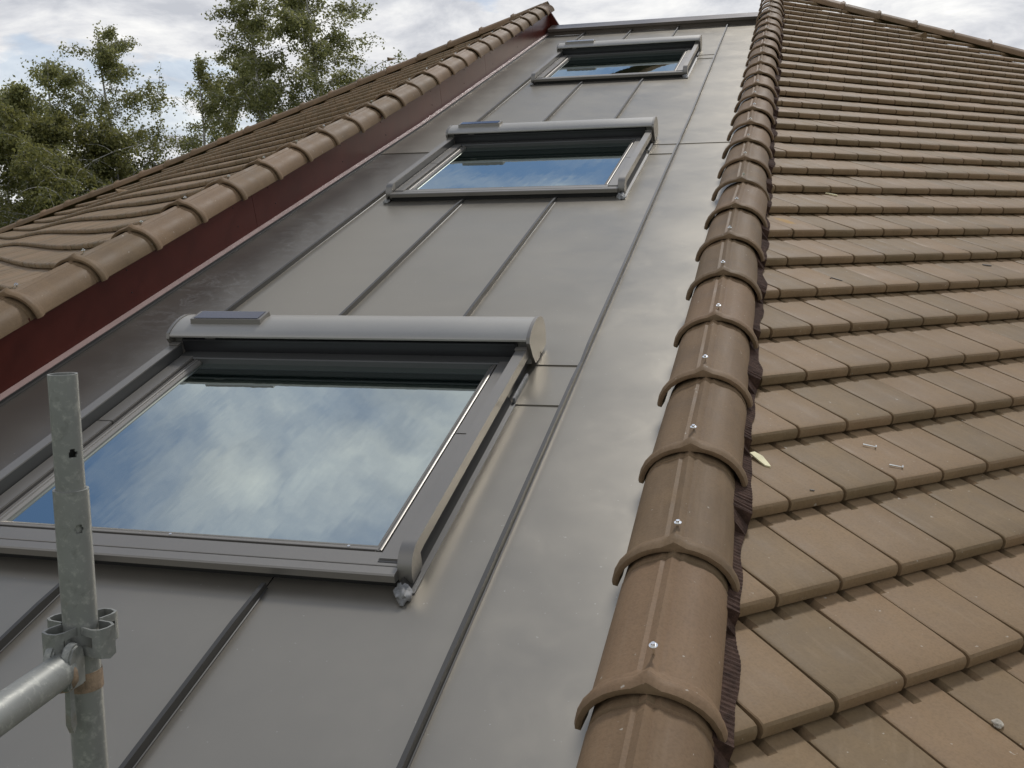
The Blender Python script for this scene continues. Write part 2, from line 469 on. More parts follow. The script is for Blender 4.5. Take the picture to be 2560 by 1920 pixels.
def screw_mesh():
    bm = bmesh.new()
    bmesh.ops.create_cone(bm, cap_ends=True, segments=14, radius1=0.0082, radius2=0.0082, depth=0.002, matrix=T(0, 0, 0.009))
    bmesh.ops.create_cone(bm, cap_ends=True, segments=6, radius1=0.0048, radius2=0.0045, depth=0.005, matrix=T(0, 0, 0.0125))
    bmesh.ops.create_cone(bm, cap_ends=True, segments=8, radius1=0.0026, radius2=0.0026, depth=0.03, matrix=T(0, 0, -0.006))
    me = bpy.data.meshes.new('screw'); bm.to_mesh(me); bm.free()
    me.materials.append(M['steel']); return me
SCREW = screw_mesh()

def clip_mesh(me, mw, planes):
    """copy of a mesh cut by world planes (co, no): the side the normal points to is removed"""
    bm = bmesh.new(); bm.from_mesh(me); inv = mw.inverted()
    for co, no in planes:
        lc = inv @ co; ln = (mw.to_3x3().transposed() @ no).normalized()
        r = bmesh.ops.bisect_plane(bm, geom=bm.verts[:] + bm.edges[:] + bm.faces[:], plane_co=lc, plane_no=ln, clear_outer=True)
        if not bm.faces: break
    n = len(bm.faces)
    out_ = bpy.data.meshes.new(me.name + '_cut') if n else None
    if n:
        bm.to_mesh(out_)
        if me.materials: out_.materials.append(me.materials[0])
    bm.free(); return out_

def tile_field(parent, O, xd, yd, y0, x0, kmin, kmax, jmin, jmax, inside, planes, wave=None, keep=300, seed=1, special=None):
    """lay tiles on a roof plane. inside(x,y)->signed distance (m) inside the face"""
    r = random.Random(seed)
    todo = []
    for k in range(kmin, kmax):
        yb = y0 + k * GA
        for j in range(jmin, jmax):
            xb = x0 + (j + (0.5 if k % 2 else 0.0)) * TW
            ds = [inside(xb + dx, yb + dy) for dx in (0, TW) for dy in (0, GA)]
            if max(ds) < 0.0: continue
            cut = min(inside(xb + dx, yb + dy) for dx in (0, TW) for dy in (0, 0.335)) < 0.0
            o = O + xd * xb + yd * yb
            q = project(bend(o + xd * TW / 2 + yd * GA / 2))
            if q is None or not (-500 < q[0] < 3060 and -250 < q[1] < 2250): continue
            mw = frame(o, xd, yd)
            if wave:
                f0, fx, fy = wave(xb, yb), wave(xb + TW, yb), wave(xb, yb + GA)
                mw = mw @ T(0, 0, f0) @ Matrix.Rotation(-math.atan2(fx - f0, TW), 4, 'Y') @ Matrix.Rotation(math.atan2(fy - f0, GA), 4, 'X')
            mw = mw @ T(r.uniform(-.0007, .0007), r.uniform(-.0015, .0015), 0) @ Matrix.Rotation(radians(r.gauss(0, 0.22)), 4, 'Z') @ Matrix.Rotation(radians(r.gauss(0, 0.25)), 4, 'Y') @ Matrix.Rotation(radians(r.gauss(0, 0.18)), 4, 'X')
            vis = (-20 < q[0] < 2580 and -20 < q[1] < 1940)
            todo.append((vis, q[2], mw, cut, k, j))
    todo.sort(key=lambda t: (not t[0], t[1]))
    bv, bf, n = [], [], 0
    res = {}
    for i, (vis, d, mw, cut, k, j) in enumerate(todo):
        me = clip_mesh(TILE, mw, planes) if cut else TILE
        if me is None: continue
        if n < keep and vis:
            n += 1
            o = child('roof_tile', me, None, parent, mw); res[(k, j)] = o
        else:
            b = len(bv)
            bv += [mw @ v.co for v in me.vertices]
            bf += [tuple(b + v for v in p.vertices) for p in me.polygons]
            if cut: bpy.data.meshes.remove(me)
    if bv:
        me = mesh('distant_roof_tiles', bv, bf); smooth_by_angle(me, 30)
        child('distant_roof_tiles', me, M['tile'], parent, kind='stuff')
    return res

def lay_caps(parent, A, ax, upv, n, seed, s0=0.0, screws=True, lat=Vector((0, 0, 0))):
    r = random.Random(seed)
    for i in range(n):
        o = A + ax * (s0 + i * CAPL)
        q = project(bend(o + ax * 0.2))
        xx = ax.cross(upv).normalized()
        mw = frame(o, xx, ax) @ Matrix.Rotation(radians(r.gauss(0, 1.3)), 4, 'Y') @ Matrix.Rotation(radians(r.gauss(0, 0.7)), 4, 'Z') @ T(r.uniform(-.002, .002), 0, r.uniform(-.002, .002))
        c = child('hip_cap', CAP, None, parent, mw)
        if screws and q and q[2] < 11:
            ms = mw @ T(r.uniform(-.006, .006), 0.085 + r.uniform(-.008, .008), 0.097 + r.choice((0, 0, 0, .004, .012))) @ Matrix.Rotation(radians(r.gauss(0, 5)), 4, 'X')
            child('screw', SCREW, None, c, ms)

# ------------------------------------------------------------------ tiled roof on the right
hr = Vector((0.701808, 0.712366, 0)); ru = Vector((-0.651937, 0.642275, 0.403065))
nr = hr.cross(ru).normalized()
OR = P0(-0.14, 0, 0.10)
ux, uy = uW.dot(hr), uW.dot(ru)                      # the near hip inside the face
dD = Vector((0.9554, 0, -0.2953)); dx, dy = dD.dot(hr), dD.dot(ru)
ld = math.hypot(dx, dy); dx /= ld; dy /= ld
Dp = (10.62, 8.93)
tA = ((Dp[0] * uy - Dp[1] * ux)) / (dx * uy - dy * ux)
apexR = (Dp[0] - dx * tA, Dp[1] - dy * tA)
def distC(x, y): return x * uy - y * ux              # >0 right of the near hip
def distD(x, y): return -((x - Dp[0]) * (-dy) + (y - Dp[1]) * dx)   # >0 below the far hip
def insideR(x, y): return min(distC(x, y) - 0.05, distD(x, y) - 0.03)
right = empty('tiled_roof', 'brown tiled roof face on the right, with screwed half-round hip caps down its left edge', 'roof', Matrix.Translation(P(-0.14, 0.6, 0.1)))
vC = (nr.cross(uW)).normalized()
if vC.dot(hr) > 0: vC = -vC                           # points away from the face
uB = bdir(uW, CZ + 5)
plC = (OR - vC * 0.05, vC)
ptD = bend(OR + hr * Dp[0] + ru * Dp[1])
dDb = bdir(dD, CZ + 5)
vD = dDb.cross(Vector((0, 0, 1))).normalized()
if vD.y < 0: vD = -vD
# cutting planes are vertical planes through the hips
vCv = uW.cross(Vector((0, 0, 1))).normalized()
if vCv.dot(hr) > 0: vCv = -vCv
plC = (OR - vCv * 0.055, vCv)
plD = (ptD - vD * 0.03, vD)
resR = tile_field(right, OR, hr, ru, 0.630 * U, 0.883 * U - 10 * TW, -4, 40, -4, 86, insideR, [plC, plD], seed=3)
# boarding under the tiles
def facepoly(pts, O, xd, yd, off):
    n_ = xd.cross(yd).normalized()
    return [bend(O + xd * x + yd * y) + n_ * off for x, y in pts]
def Rp(x, y, off=0.0): return bend(OR + hr * x + ru * y) + nr * off
zk = (Z0 - (OR.z - CZ)) / ru.z                        # y of the kink
def atC(y): return (y * ux / uy, y)
def atD(y): t_ = (y - Dp[1]) / dy; return (Dp[0] + dx * t_, y)
pts = [Rp(*atC(-1.2), -0.03), Rp(16, -1.2, -0.03), Rp(16, zk, -0.03), Rp(*atC(zk), -0.03)]
pts += [Rp(*atD(atD(zk)[1]), -0.03), Rp(*apexR, -0.03)]
child('roof_deck', mesh('roof_deck', pts, [(0, 1, 2, 3), (3, 2, 4, 5)] if atD(zk)[0] > 16 else [(0, 1, 2, 3), (3, 4, 5)]), M['deck'], right)

# ---- hip caps and the fleece strip under them
crestC = P0(-0.141, 0, 0.18) - nW * 0.100
lay_caps(right, crestC, uW, nW, 34, 11, s0=(0.968 - 0.289 * 2.13) * U)
def fleece(parent, wmin, wmax, v0, v1):
    vs_, fs = [], []
    n_ = int((v1 - v0) / 0.0035)
    r = random.Random(5)
    for i in range(n_ + 1):
        s = v0 + i * (v1 - v0) / n_
        lat = hW
        wob = 0.006 * sin(s * 9.1) + 0.004 * sin(s * 23.7 + 1) + 0.003 * mnoise.noise((s * 14, 0, 0))
        for t in (0.0, 0.5, 1.0):
            d = wmin + (wmax + wob - wmin) * t
            # walk from the hip along the roof face, perpendicular to the hip
            x = s * ux + d * uy; y = s * uy - d * ux
            f = (y - 0.630 * U) % GA
            z = max(0.0536 - ((f + q * 0.012) % GA) * TT for q in range(-2, 3)) + (0.022 * (1 - t) + 0.004) + 0.0013 * sin(s * 420)
            vs_.append(Rp(x, y, z))
    for i in range(n_):
        for k in range(2): fs.append((i * 3 + k, i * 3 + k + 1, i * 3 + k + 4, i * 3 + k + 3))
    child('hip_underlay', mesh('hip_underlay', vs_, fs), M['fleece'], parent)
fleece(right, 0.035, 0.131, 0.3, 12.5)
crestD = P0(0, 0, 0)
lay_caps(right, OR + hr * (Dp[0]) + ru * (Dp[1]) + Vector((0, 0, 0.025)) , -dD, Vector((0, 0, 1)), 20, 13, s0=-6.0 * CAPL, screws=False)

# ------------------------------------------------------------------ tiled roof on the left
ll = Vector((0.70711, -0.70711, 0)); lu = (uW - ll * uW.dot(ll)).normalized(); nl = ll.cross(lu).normalized()
OL = P0(-1.95, 0, 0.13)
VE = 8.85 * U
lx, ly = uW.dot(ll), uW.dot(lu)
ex, ey = lx * VE, ly * VE
fd = Vector((-0.9554, 0, -0.2953)).normalized(); fx_, fy_ = fd.dot(ll), fd.dot(lu)
fl = math.hypot(fx_, fy_); fx_ /= fl; fy_ /= fl
def distV(x, y): return -(x * ly - y * lx)            # >0 on the left of the verge
def distF(x, y): return -((x - ex) * fy_ - (y - ey) * fx_)
def insideL(x, y): return min(distV(x, y) - 0.02, distF(x, y) - 0.03)
def waveL(x, y):
    d = distV(x, y)
    return (0.020 * sin(d * 1.25 + y * 0.5 + 0.9) * min(1, d / 1.0) + 0.008 * sin(d * 0.6 - y * 1.3)) * min(1.0, max(0.25, (7.5 - y) / 4))
left = empty('tiled_roof', 'brown tiled roof on the left above an oxblood red fascia, capped with half-round verge tiles', 'roof', Matrix.Translation(P(-1.95, 2.0, 0.1)))
vV = uW.cross(Vector((0, 0, 1))).normalized()
if vV.x < 0: vV = -vV
vF = fd.cross(Vector((0, 0, 1))).normalized()
if vF.y < 0: vF = -vF
Eb = bend(OL + uW * VE)
plV = (OL - vV * 0.02, vV); plF = (Eb - vF * 0.03, vF)
resL = tile_field(left, OL, ll, lu, 0.02, 0.03, -4, 40, -110, 10, insideL, [plV, plF], wave=waveL, seed=4)
def Lp(x, y, off=0.0): return bend(OL + ll * x + lu * y) + nl * off
vcrest = P0(-1.95, 0, 0.21) - nW * 0.100
nC = int((8.85 * U - (2.137 - 0.289 * 3) * U) / CAPL)
lay_caps(left, vcrest, uW, nW, nC, 17, s0=(2.137 - 0.289 * 3) * U)
lay_caps(left, OL + uW * VE + Vector((0, 0, 0.03)), -fd, Vector((0, 0, 1)), 29, 19, s0=-29 * CAPL, screws=False)
yk = (Z0 - (OL.z - CZ)) / lu.z
def atV(y): return (y * lx / ly, y)
def atF(y): t_ = (y - ey) / fy_; return (ex + fx_ * t_, y)
pts = [Lp(*atV(-1), -.07), Lp(*atV(yk), -.07), Lp(ex, ey, -.07), Lp(*atF(yk), -.07), Lp(*atF(-1), -.07)]
child('roof_deck', mesh('roof_deck', pts, [(0, 1, 3, 4), (1, 2, 3)]), M['deck'], left)

# ---- red fascia of the left roof: boards, trim and zinc upstand
def strip(name, prof, v0, v1, mat, parent, n=None, gap=0.0):
    """profile [(a,h)] (units of U) swept up the roof between v0 and v1, thickness given by a closed profile"""
    vv = [v0]
    if v0 < 5.3 < v1: vv.append(5.3)
    vv.append(v1)
    vs_, fs = [], []
    m_ = len(prof)
    for v in vv: vs_ += [P(a, v, h) for a, h in prof]
    for j in range(len(vv) - 1):
        for i in range(m_): fs.append((j * m_ + i, j * m_ + (i + 1) % m_, (j + 1) * m_ + (i + 1) % m_, (j + 1) * m_ + i))
    fs.append(tuple(range(m_))[::-1]); fs.append(tuple((len(vv) - 1) * m_ + i for i in range(m_)))
    me = mesh(name, vs_, fs)
    bm = bmesh.new(); bm.from_mesh(me); bmesh.ops.recalc_face_normals(bm, faces=bm.faces); bm.to_mesh(me); bm.free()
    return child(name, me, mat, parent)
bj = [1.0, 3.37, 5.66, 6.62, 8.0, 8.62]
for i in range(len(bj) - 1):
    strip('fascia_board', [(-1.882, 0.012), (-1.882, 0.150), (-1.895, 0.150), (-1.895, 0.012)], bj[i] + 0.0012, bj[i + 1] - 0.0012, M['red'], left)
tj = [1.0, 3.37, 5.66, 8.60]
for i in range(3):
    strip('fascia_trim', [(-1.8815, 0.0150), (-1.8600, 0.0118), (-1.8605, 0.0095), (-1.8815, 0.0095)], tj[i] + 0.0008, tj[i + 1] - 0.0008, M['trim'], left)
# small fixing nails on the boards
NAIL = cyl('nail', 0.0035, 0, 0.003, 8)
r = random.Random(2)
for v in (1.9, 2.6, 3.2, 3.52, 4.2, 4.75, 5.5, 6.1, 6.75, 7.5, 8.1, 8.4):
    for h_ in (0.06, 0.13):
        o = P(-1.8822, v + r.uniform(-.05, .05), h_)
        child('nail', NAIL, M['gasket'], left, T(*o) @ Matrix.Rotation(pi / 2, 4, 'Y'))
# end of the red boarding, turned round the top corner
vs_ = [P(-1.88, 8.62, 0.0), P(-1.79, 8.62, 0.0), P(-1.795, 8.62, 0.035), P(-1.88, 8.62, 0.17), P(-1.95, 8.62, 0.2), P(-1.95, 8.62, 0.0)]
b_ = [p + uW * 0.03 for p in vs_]
child('end_board', mesh('end_board', vs_ + b_, [(0, 1, 2, 3, 4, 5), (11, 10, 9, 8, 7, 6)] + [(i, (i + 1) % 6, 6 + (i + 1) % 6, 6 + i) for i in range(6)]), M['red'], left)

# ================================================================== zinc roof
zinc = empty('zinc_roof', 'grey standing-seam zinc roof strip between the two tiled roofs', 'roof', Matrix.Translation(P(-1.0, 0.6, 0)))
AS = [-1.565, -1.195, -0.833, -0.463]                 # the four standing seams
VT = 8.45
edges = [-1.856] + AS + [-0.155]
cuts = {0: [0.2, 4.605, VT], 1: [0.2, 2.216, 4.605, 7.08, VT], 2: [0.2, 2.216, 4.605, 7.08, VT], 3: [0.2, 2.0, 2.216, 4.42, 4.605, 6.94, 7.08, VT], 4: [0.2, 4.605, VT]}
def panel(a0, a1, v0, v1, mat, seed):
    na = 7; nv = max(3, int((v1 - v0) * U / 0.12))
    vs_, fs = [], []
    for j in range(nv + 1):
        v = v0 + (v1 - v0) * j / nv
        for i in range(na):
            a = a0 + (a1 - a0) * i / (na - 1)
            e = sin(pi * i / (na - 1))
            h_ = 0.0012 * e * mnoise.noise((a * 1.2 + seed * 3.1, v * 2.3, seed)) * 1.6
            h_ += 0.0030 * (1 - j / nv) if v0 > 0.3 else 0.0
            vs_.append(P(a, v, h_))
    for j in range(nv):
        for i in range(na - 1): fs.append((j * na + i, j * na + i + 1, (j + 1) * na + i + 1, (j + 1) * na + i))
    # folded lower edge
    b0 = len(vs_)
    for i in range(na): vs_.append(vs_[i].copy())
    for i in range(na): vs_.append(vs_[i] - nW * 0.006 + uW * 0.0004)
    for i in range(na - 1): fs.append((b0 + na + i, b0 + na + i + 1, b0 + i + 1, b0 + i))
    return child('zinc_panel', mesh('zinc_panel', vs_, fs, True), mat, zinc)
for s in range(5):
    c = cuts[s]
    for q in range(len(c) - 1):
        panel(edges[s] + 0.0012, edges[s + 1] - 0.0012, c[q] + (0.0008 if q else 0), c[q + 1] + 0.004 if q < len(c) - 2 else c[q + 1], M['zinc_chalk'] if s == 0 and q == 0 else M['zinc'], s * 7 + q)
for i, a in enumerate(AS):
    segs = {0: [(0.2, 4.605), (4.605, VT)], 1: [(0.2, 1.285), (2.34, 3.72), (4.77, 6.27), (7.34, VT)], 2: [(0.2, 1.285), (2.34, 3.72), (4.77, 6.27), (7.34, VT)], 3: [(0.2, 2.216), (2.216, 4.605), (4.605, VT)]}[i]
    for v0, v1 in segs:
        # folded seam, ends dressed down
        vs_, fs = [], []
        n_ = max(4, int((v1 - v0) * U / 0.15))
        for j in range(n_ + 1):
            v = v0 + (v1 - v0) * j / n_
            w_ = 0.0006 * mnoise.noise((v * 2.1, i * 7.7, 0)); top = 0.0165
            if j == 0 and v0 > 1: top = 0.010
            if j == n_ and v1 < 8: top = 0.012
            for da, hh in ((-0.0045, 0.0003), (-0.0042, 0.002), (-0.0038, top), (0.0036, top), (0.0040, 0.0022), (0.0058, 0.0012)):
                vs_.append(P(a + da + w_, v, hh))
        for j in range(n_):
            for k in range(5): fs.append((j * 6 + k, j * 6 + k + 1, j * 6 + 6 + k + 1, j * 6 + 6 + k))
        fs.append((3, 2, 1, 0, 5, 4)); e_ = n_ * 6; fs.append((e_, e_ + 1, e_ + 2, e_ + 3, e_ + 4, e_ + 5))
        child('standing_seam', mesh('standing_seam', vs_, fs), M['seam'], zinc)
# upstand against the red boards
for v0, v1 in ((0.6, 4.6), (4.605, 8.46)):
    strip('upstand', [(-1.8632, 0.0092), (-1.8620, 0.0022), (-1.8535, 0.0012), (-1.8535, 0.0004), (-1.8650, 0.0004), (-1.8680, 0.0092)], v0, v1, M['seam'], zinc)  # dark seam colour paints in the reflection of the red boards
# coping along the top edge
def across(name, prof, a0, a1, mat, parent):
    vs_ = [P(a0, v, h) for v, h in prof] + [P(a1, v, h) for v, h in prof]
    m_ = len(prof)
    fs = [(i, (i + 1) % m_, m_ + (i + 1) % m_, m_ + i) for i in range(m_)] + [tuple(range(m_))[::-1], tuple(range(m_, 2 * m_))]
    me = mesh(name, vs_, fs); bm = bmesh.new(); bm.from_mesh(me); bmesh.ops.recalc_face_normals(bm, faces=bm.faces); bm.to_mesh(me); bm.free()
    return child(name, me, mat, parent)
across('coping', [(VT - 0.01, 0.001), (VT - 0.01, 0.030), (VT - 0.03, 0.033), (VT - 0.03, 0.052), (VT + 0.14, 0.060), (VT + 0.14, 0.001)], -1.86, -0.16, M['coping'], zinc)
child('roof_deck', mesh('roof_deck', [P(-2.0, 0.2, -0.02), P(-0.1, 0.2, -0.02), P(-0.1, 5.3, -0.02), P(-2.0, 5.3, -0.02), P(-0.1, 8.6, -0.02), P(-2.0, 8.6, -0.02)], [(0, 1, 2, 3), (3, 2, 4, 5)]), M['deck'], zinc)

# ================================================================== roof windows
def make_window(vb, label, seed):
    o = P0(-1.0485, vb, 0)
    mid = P0(-1.0485, vb + 0.5, 0)
    fr = frame(mid, hW, uW); o = P(-1.0485, vb, 0)
    mw = fr.copy(); mw.translation = o
    w_ = empty('roof_window', label, 'roof window', mw, 'roof windows in the zinc roof')
    def part(name, me, mat, par=None, loc=None):
        return child(name, me, mat, par or w_, mw @ (loc or Matrix.Identity(4)))
    # kerb: four dark upstands
    part('kerb', boxm('kerb', -0.672, 0.672, 0.026, 0.06, -0.01, 0.046, 0.004), M['gasket'])
    part('kerb', boxm('kerb', -0.685, -0.645, 0.05, 1.50, -0.01, 0.040, 0.003), M['alu_dark'])
    part('kerb', boxm('kerb', 0.645, 0.685, 0.05, 1.50, -0.01, 0.040, 0.003), M['alu_dark'])
    # flashing skirt beside the frame
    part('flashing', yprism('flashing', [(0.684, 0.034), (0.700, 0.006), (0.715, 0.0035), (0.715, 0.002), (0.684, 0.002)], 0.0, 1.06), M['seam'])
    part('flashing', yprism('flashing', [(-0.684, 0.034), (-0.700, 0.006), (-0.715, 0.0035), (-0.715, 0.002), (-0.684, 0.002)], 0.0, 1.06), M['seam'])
    # bottom cover: lip, flat, groove, bead
    bc = part('bottom_cover', prism('bottom_cover', [(0.0, 0.030), (0.0, 0.049), (0.004, 0.0525), (0.036, 0.0505), (0.036, 0.02)], -0.668, 0.668), M['alu'])
    part('lower_sash_cover', prism('lower_sash_cover', [(0.0395, 0.02), (0.0395, 0.0500), (0.041, 0.0515), (0.098, 0.0485), (0.100, 0.046), (0.100, 0.02)], -0.664, 0.664), M['alu'])
    part('gasket', prism('gasket', [(0.1005, 0.02), (0.1005, 0.0375), (0.112, 0.0375), (0.112, 0.02)], -0.60, 0.60), M['gasket'])
    part('glazing_bead', prism('glazing_bead', [(0.1125, 0.02), (0.1125, 0.0445), (0.114, 0.0455), (0.126, 0.0435), (0.1265, 0.0405), (0.1285, 0.0405), (0.1290, 0.0425), (0.142, 0.0375), (0.145, 0.033), (0.145, 0.02)], -0.585, 0.585), M['alu'])
    part('screw', cyl('screw', 0.004, 0, 0.0025, 10), M['steel'], loc=T(-0.02, 0.12, 0.0445))
    part('screw', cyl('screw', 0.004, 0, 0.0025, 10), M['steel'], loc=T(0.50, 0.12, 0.0445))
    for s in (-1, 1):
        # side covers in two lengths with a hairline joint
        for y0, y1 in ((0.062, 0.735), (0.7375, 1.285)):
            part('side_sash_cover', boxm('side_sash_cover', *sorted((s * 0.604, s * 0.663)), y0, y1, 0.02, 0.0545, 0.0025), M['alu'])
        part('gasket', boxm('gasket', *sorted((s * 0.596, s * 0.6035)), 0.10, 1.28, 0.018, 0.040), M['gasket'])
        pr = [(0.5955, 0.02), (0.5955, 0.0475), (0.592, 0.049), (0.590, 0.049), (0.5885, 0.0450), (0.5865, 0.0450), (0.585, 0.0470), (0.581, 0.0455), (0.5795, 0.042), (0.5775, 0.042), (0.576, 0.0435), (0.570, 0.036), (0.568, 0.02)]
        part('glazing_bead', yprism('glazing_bead', [(s * x, z) for x, z in pr], 0.108, 1.285), M['alu'])
        part('gasket', boxm('corner_gasket', *sorted((s * 0.604, s * 0.664)), 0.050, 0.0615, 0.03, 0.052, 0.002), M['gasket'])
        # shutter guide rail, rounded down at its lower end
        prof = [(0.028, 0.012), (0.024, 0.035)] + [(0.094 - 0.068 * cos(t), 0.035 + 0.060 * sin(t)) for t in [i * pi / 2 / 7 for i in range(1, 8)]] + [(1.32, 0.095), (1.32, 0.058), (0.13, 0.058), (0.10, 0.055), (0.10, 0.012)]
        rail = part('guide_rail', prism('guide_rail', prof, *sorted((s * 0.666, s * 0.704)), ang=40), M['alu'])
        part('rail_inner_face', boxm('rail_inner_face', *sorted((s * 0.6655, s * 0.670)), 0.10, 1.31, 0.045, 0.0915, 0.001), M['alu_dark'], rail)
        part('rail_cap', boxm('rail_cap', *sorted((s * 0.662, s * 0.7055)), 1.285, 1.312, 0.0955, 0.1005, 0.0015), M['alu'], rail)
    part('glass_pane', boxm('glass_pane', -0.580, 0.580, 0.13, 1.33, 0.012, 0.030), M['glass'])
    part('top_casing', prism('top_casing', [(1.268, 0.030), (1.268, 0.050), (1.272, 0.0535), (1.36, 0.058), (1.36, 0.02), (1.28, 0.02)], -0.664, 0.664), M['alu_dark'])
    part('shutter_curtain', prism('shutter_curtain', [(1.325, 0.045), (1.318, 0.07), (1.322, 0.12), (1.36, 0.135), (1.36, 0.045)], -0.664, 0.664), M['black'])
    part('bottom_slat', boxm('bottom_slat', -0.660, 0.660, 1.306, 1.324, 0.104, 0.112, 0.002), M['black'])
    # shutter box
    bp = [(1.300, 0.124), (1.3005, 0.130), (1.308, 0.1365), (1.33, 0.146), (1.36, 0.154), (1.39, 0.1585), (1.42, 0.159), (1.45, 0.1555), (1.48, 0.147), (1.508, 0.132), (1.528, 0.11), (1.538, 0.085), (1.54, 0.055), (1.528, 0.022), (1.34, 0.022), (1.34, 0.060), (1.33, 0.118), (1.306, 0.120)]
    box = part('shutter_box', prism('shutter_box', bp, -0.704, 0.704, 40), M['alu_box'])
    cyc, czc = 1.425, 0.09
    ep = [(cyc + (y - cyc) * 1.035, czc + (z - czc) * 1.04) for y, z in [(1.30, 0.118)] + bp[2:14]] + [(1.455, 0.012), (1.44, 0.030), (1.425, 0.012), (1.36, 0.016), (1.325, 0.06)]
    for s in (-1, 1): part('end_cap', prism('end_cap', ep, *sorted((s * 0.7045, s * 0.717)), 40), M['alu'], box)
    sp = part('solar_panel', prism('solar_panel', [(1.360, 0.150), (1.366, 0.1735), (1.448, 0.1745), (1.452, 0.152)], -0.640, -0.345, 20), M['alu'])
    part('solar_cell', boxm('solar_cell', -0.628, -0.357, 1.3725, 1.4425, 0.1745, 0.1758), M['cell'], sp)
    part('clip', boxm('clip', -0.56, -0.52, 1.314, 1.3175, 0.112, 0.118), M['alu'])
    # crumpled lead / sealant at the lower corners and brush along the flashing
    r = random.Random(seed)
    for s, big in ((1, 1.0), (-1, 0.6)):
        bm = bmesh.new(); bmesh.ops.create_icosphere(bm, subdivisions=3, radius=1)
        for v in bm.verts:
            k = 1 + 0.5 * mnoise.noise(v.co * 1.7 + Vector((seed, s, 0))) + 0.22 * mnoise.noise(v.co * 3.5 + Vector((seed, 0, s)))
            v.co = Vector((v.co.x * 0.020 * k, v.co.y * 0.040 * k, v.co.z * 0.018 * k)) * big
        me = bpy.data.meshes.new('lead_dressing'); bm.to_mesh(me); bm.free(); smooth_by_angle(me, 70)
        part('lead_dressing', me, M['sealant'], loc=T(s * 0.690, -0.012, 0.010) @ Matrix.Rotation(s * 0.35, 4, 'Z'))
    part('brush_strip', boxm('brush_strip', 0.703, 0.713, 1.06, 1.26, 0.002, 0.022, 0.002), M['sealant'])
    return w_
make_window(1.30, 'nearest roof window, the large one behind the scaffold pole, its pane reflecting white cloud', 1)
make_window(3.735, 'middle roof window of the three, its pane reflecting clear blue sky', 2)
make_window(6.30, 'farthest roof window, close under the roof top coping', 3)

# ================================================================== scaffold
def pray(px, py, depth):
    """point seen at a pixel at a given camera depth (used to read positions off the site)"""
    return EYE + (X * ((px - 1280) / FPX) - Y * ((py - 960) / FPX) - Z) * depth
def tube_mesh(name, ro, ri, z0, z1, holes=(), seg=72, dz=0.004):
    bm = bmesh.new()
    n_ = max(2, int((z1 - z0) / dz)) if holes else 2
    rings = []
    for rad in (ro, ri):
        rr = []
        for j in range(n_ + 1):
            z = z0 + (z1 - z0) * j / n_
            rr.append([bm.verts.new((rad * cos(2 * pi * i / seg), rad * sin(2 * pi * i / seg), z)) for i in range(seg)])
        rings.append(rr)
    for w_, rr in enumerate(rings):
        for j in range(n_):
            for i in range(seg):
                a = 2 * pi * (i + .5) / seg; z = z0 + (z1 - z0) * (j + .5) / n_
                skip = False
                for (ha, hz, hrad) in holes:
                    da = (a - ha + pi) % (2 * pi) - pi
                    if (da * ro) ** 2 + (z - hz) ** 2 < hrad ** 2 and abs(da) < 1: skip = True
                if skip: continue
                q = [rr[j][i], rr[j][(i + 1) % seg], rr[j + 1][(i + 1) % seg], rr[j + 1][i]]
                bm.faces.new(q if w_ == 0 else q[::-1])
    for j, fl_ in ((0, False), (n_, True)):
        for i in range(seg):
            q = [rings[0][j][i], rings[1][j][i], rings[1][j][(i + 1) % seg], rings[0][j][(i + 1) % seg]]
            bm.faces.new(q[::-1] if fl_ else q)
    bmesh.ops.recalc_face_normals(bm, faces=bm.faces)
    me = bpy.data.meshes.new(name); bm.to_mesh(me); bm.free()
    return smooth_by_angle(me, 40)
DP = 1.50
pb = pray(197, 1500, DP)                               # a point on the post axis
ztop = pray(154, 925, DP).z; zspig = pray(172, 1213, DP).z; znode = pray(196, 1590, DP).z
camang = math.atan2(EYE.y - pb.y, EYE.x - pb.x)
post = empty('scaffold_post', 'galvanised upright scaffold tube with an open spigot top, in front of the nearest window', 'scaffold', T(pb.x, pb.y, 0))
h1 = pray(152, 1120, DP).z; h2 = pray(160, 1308, DP).z
child('standard_tube', tube_mesh('standard_tube', 0.0242, 0.0205, 0.0, zspig - 0.5, seg=48), M['galv'], post, T(pb.x, pb.y, 0))
child('standard_tube', tube_mesh('standard_tube', 0.0242, 0.0205, 0, 0.5, [(camang + 0.28, h2 - zspig + 0.5, 0.006)]), M['galv'], post, T(pb.x, pb.y, zspig - 0.5))
child('spigot', tube_mesh('spigot', 0.0200, 0.0172, 0, ztop - zspig + 0.06, [(camang + 0.30, h1 - zspig + 0.06, 0.0062)]), M['galv'], post, T(pb.x, pb.y, zspig - 0.06))
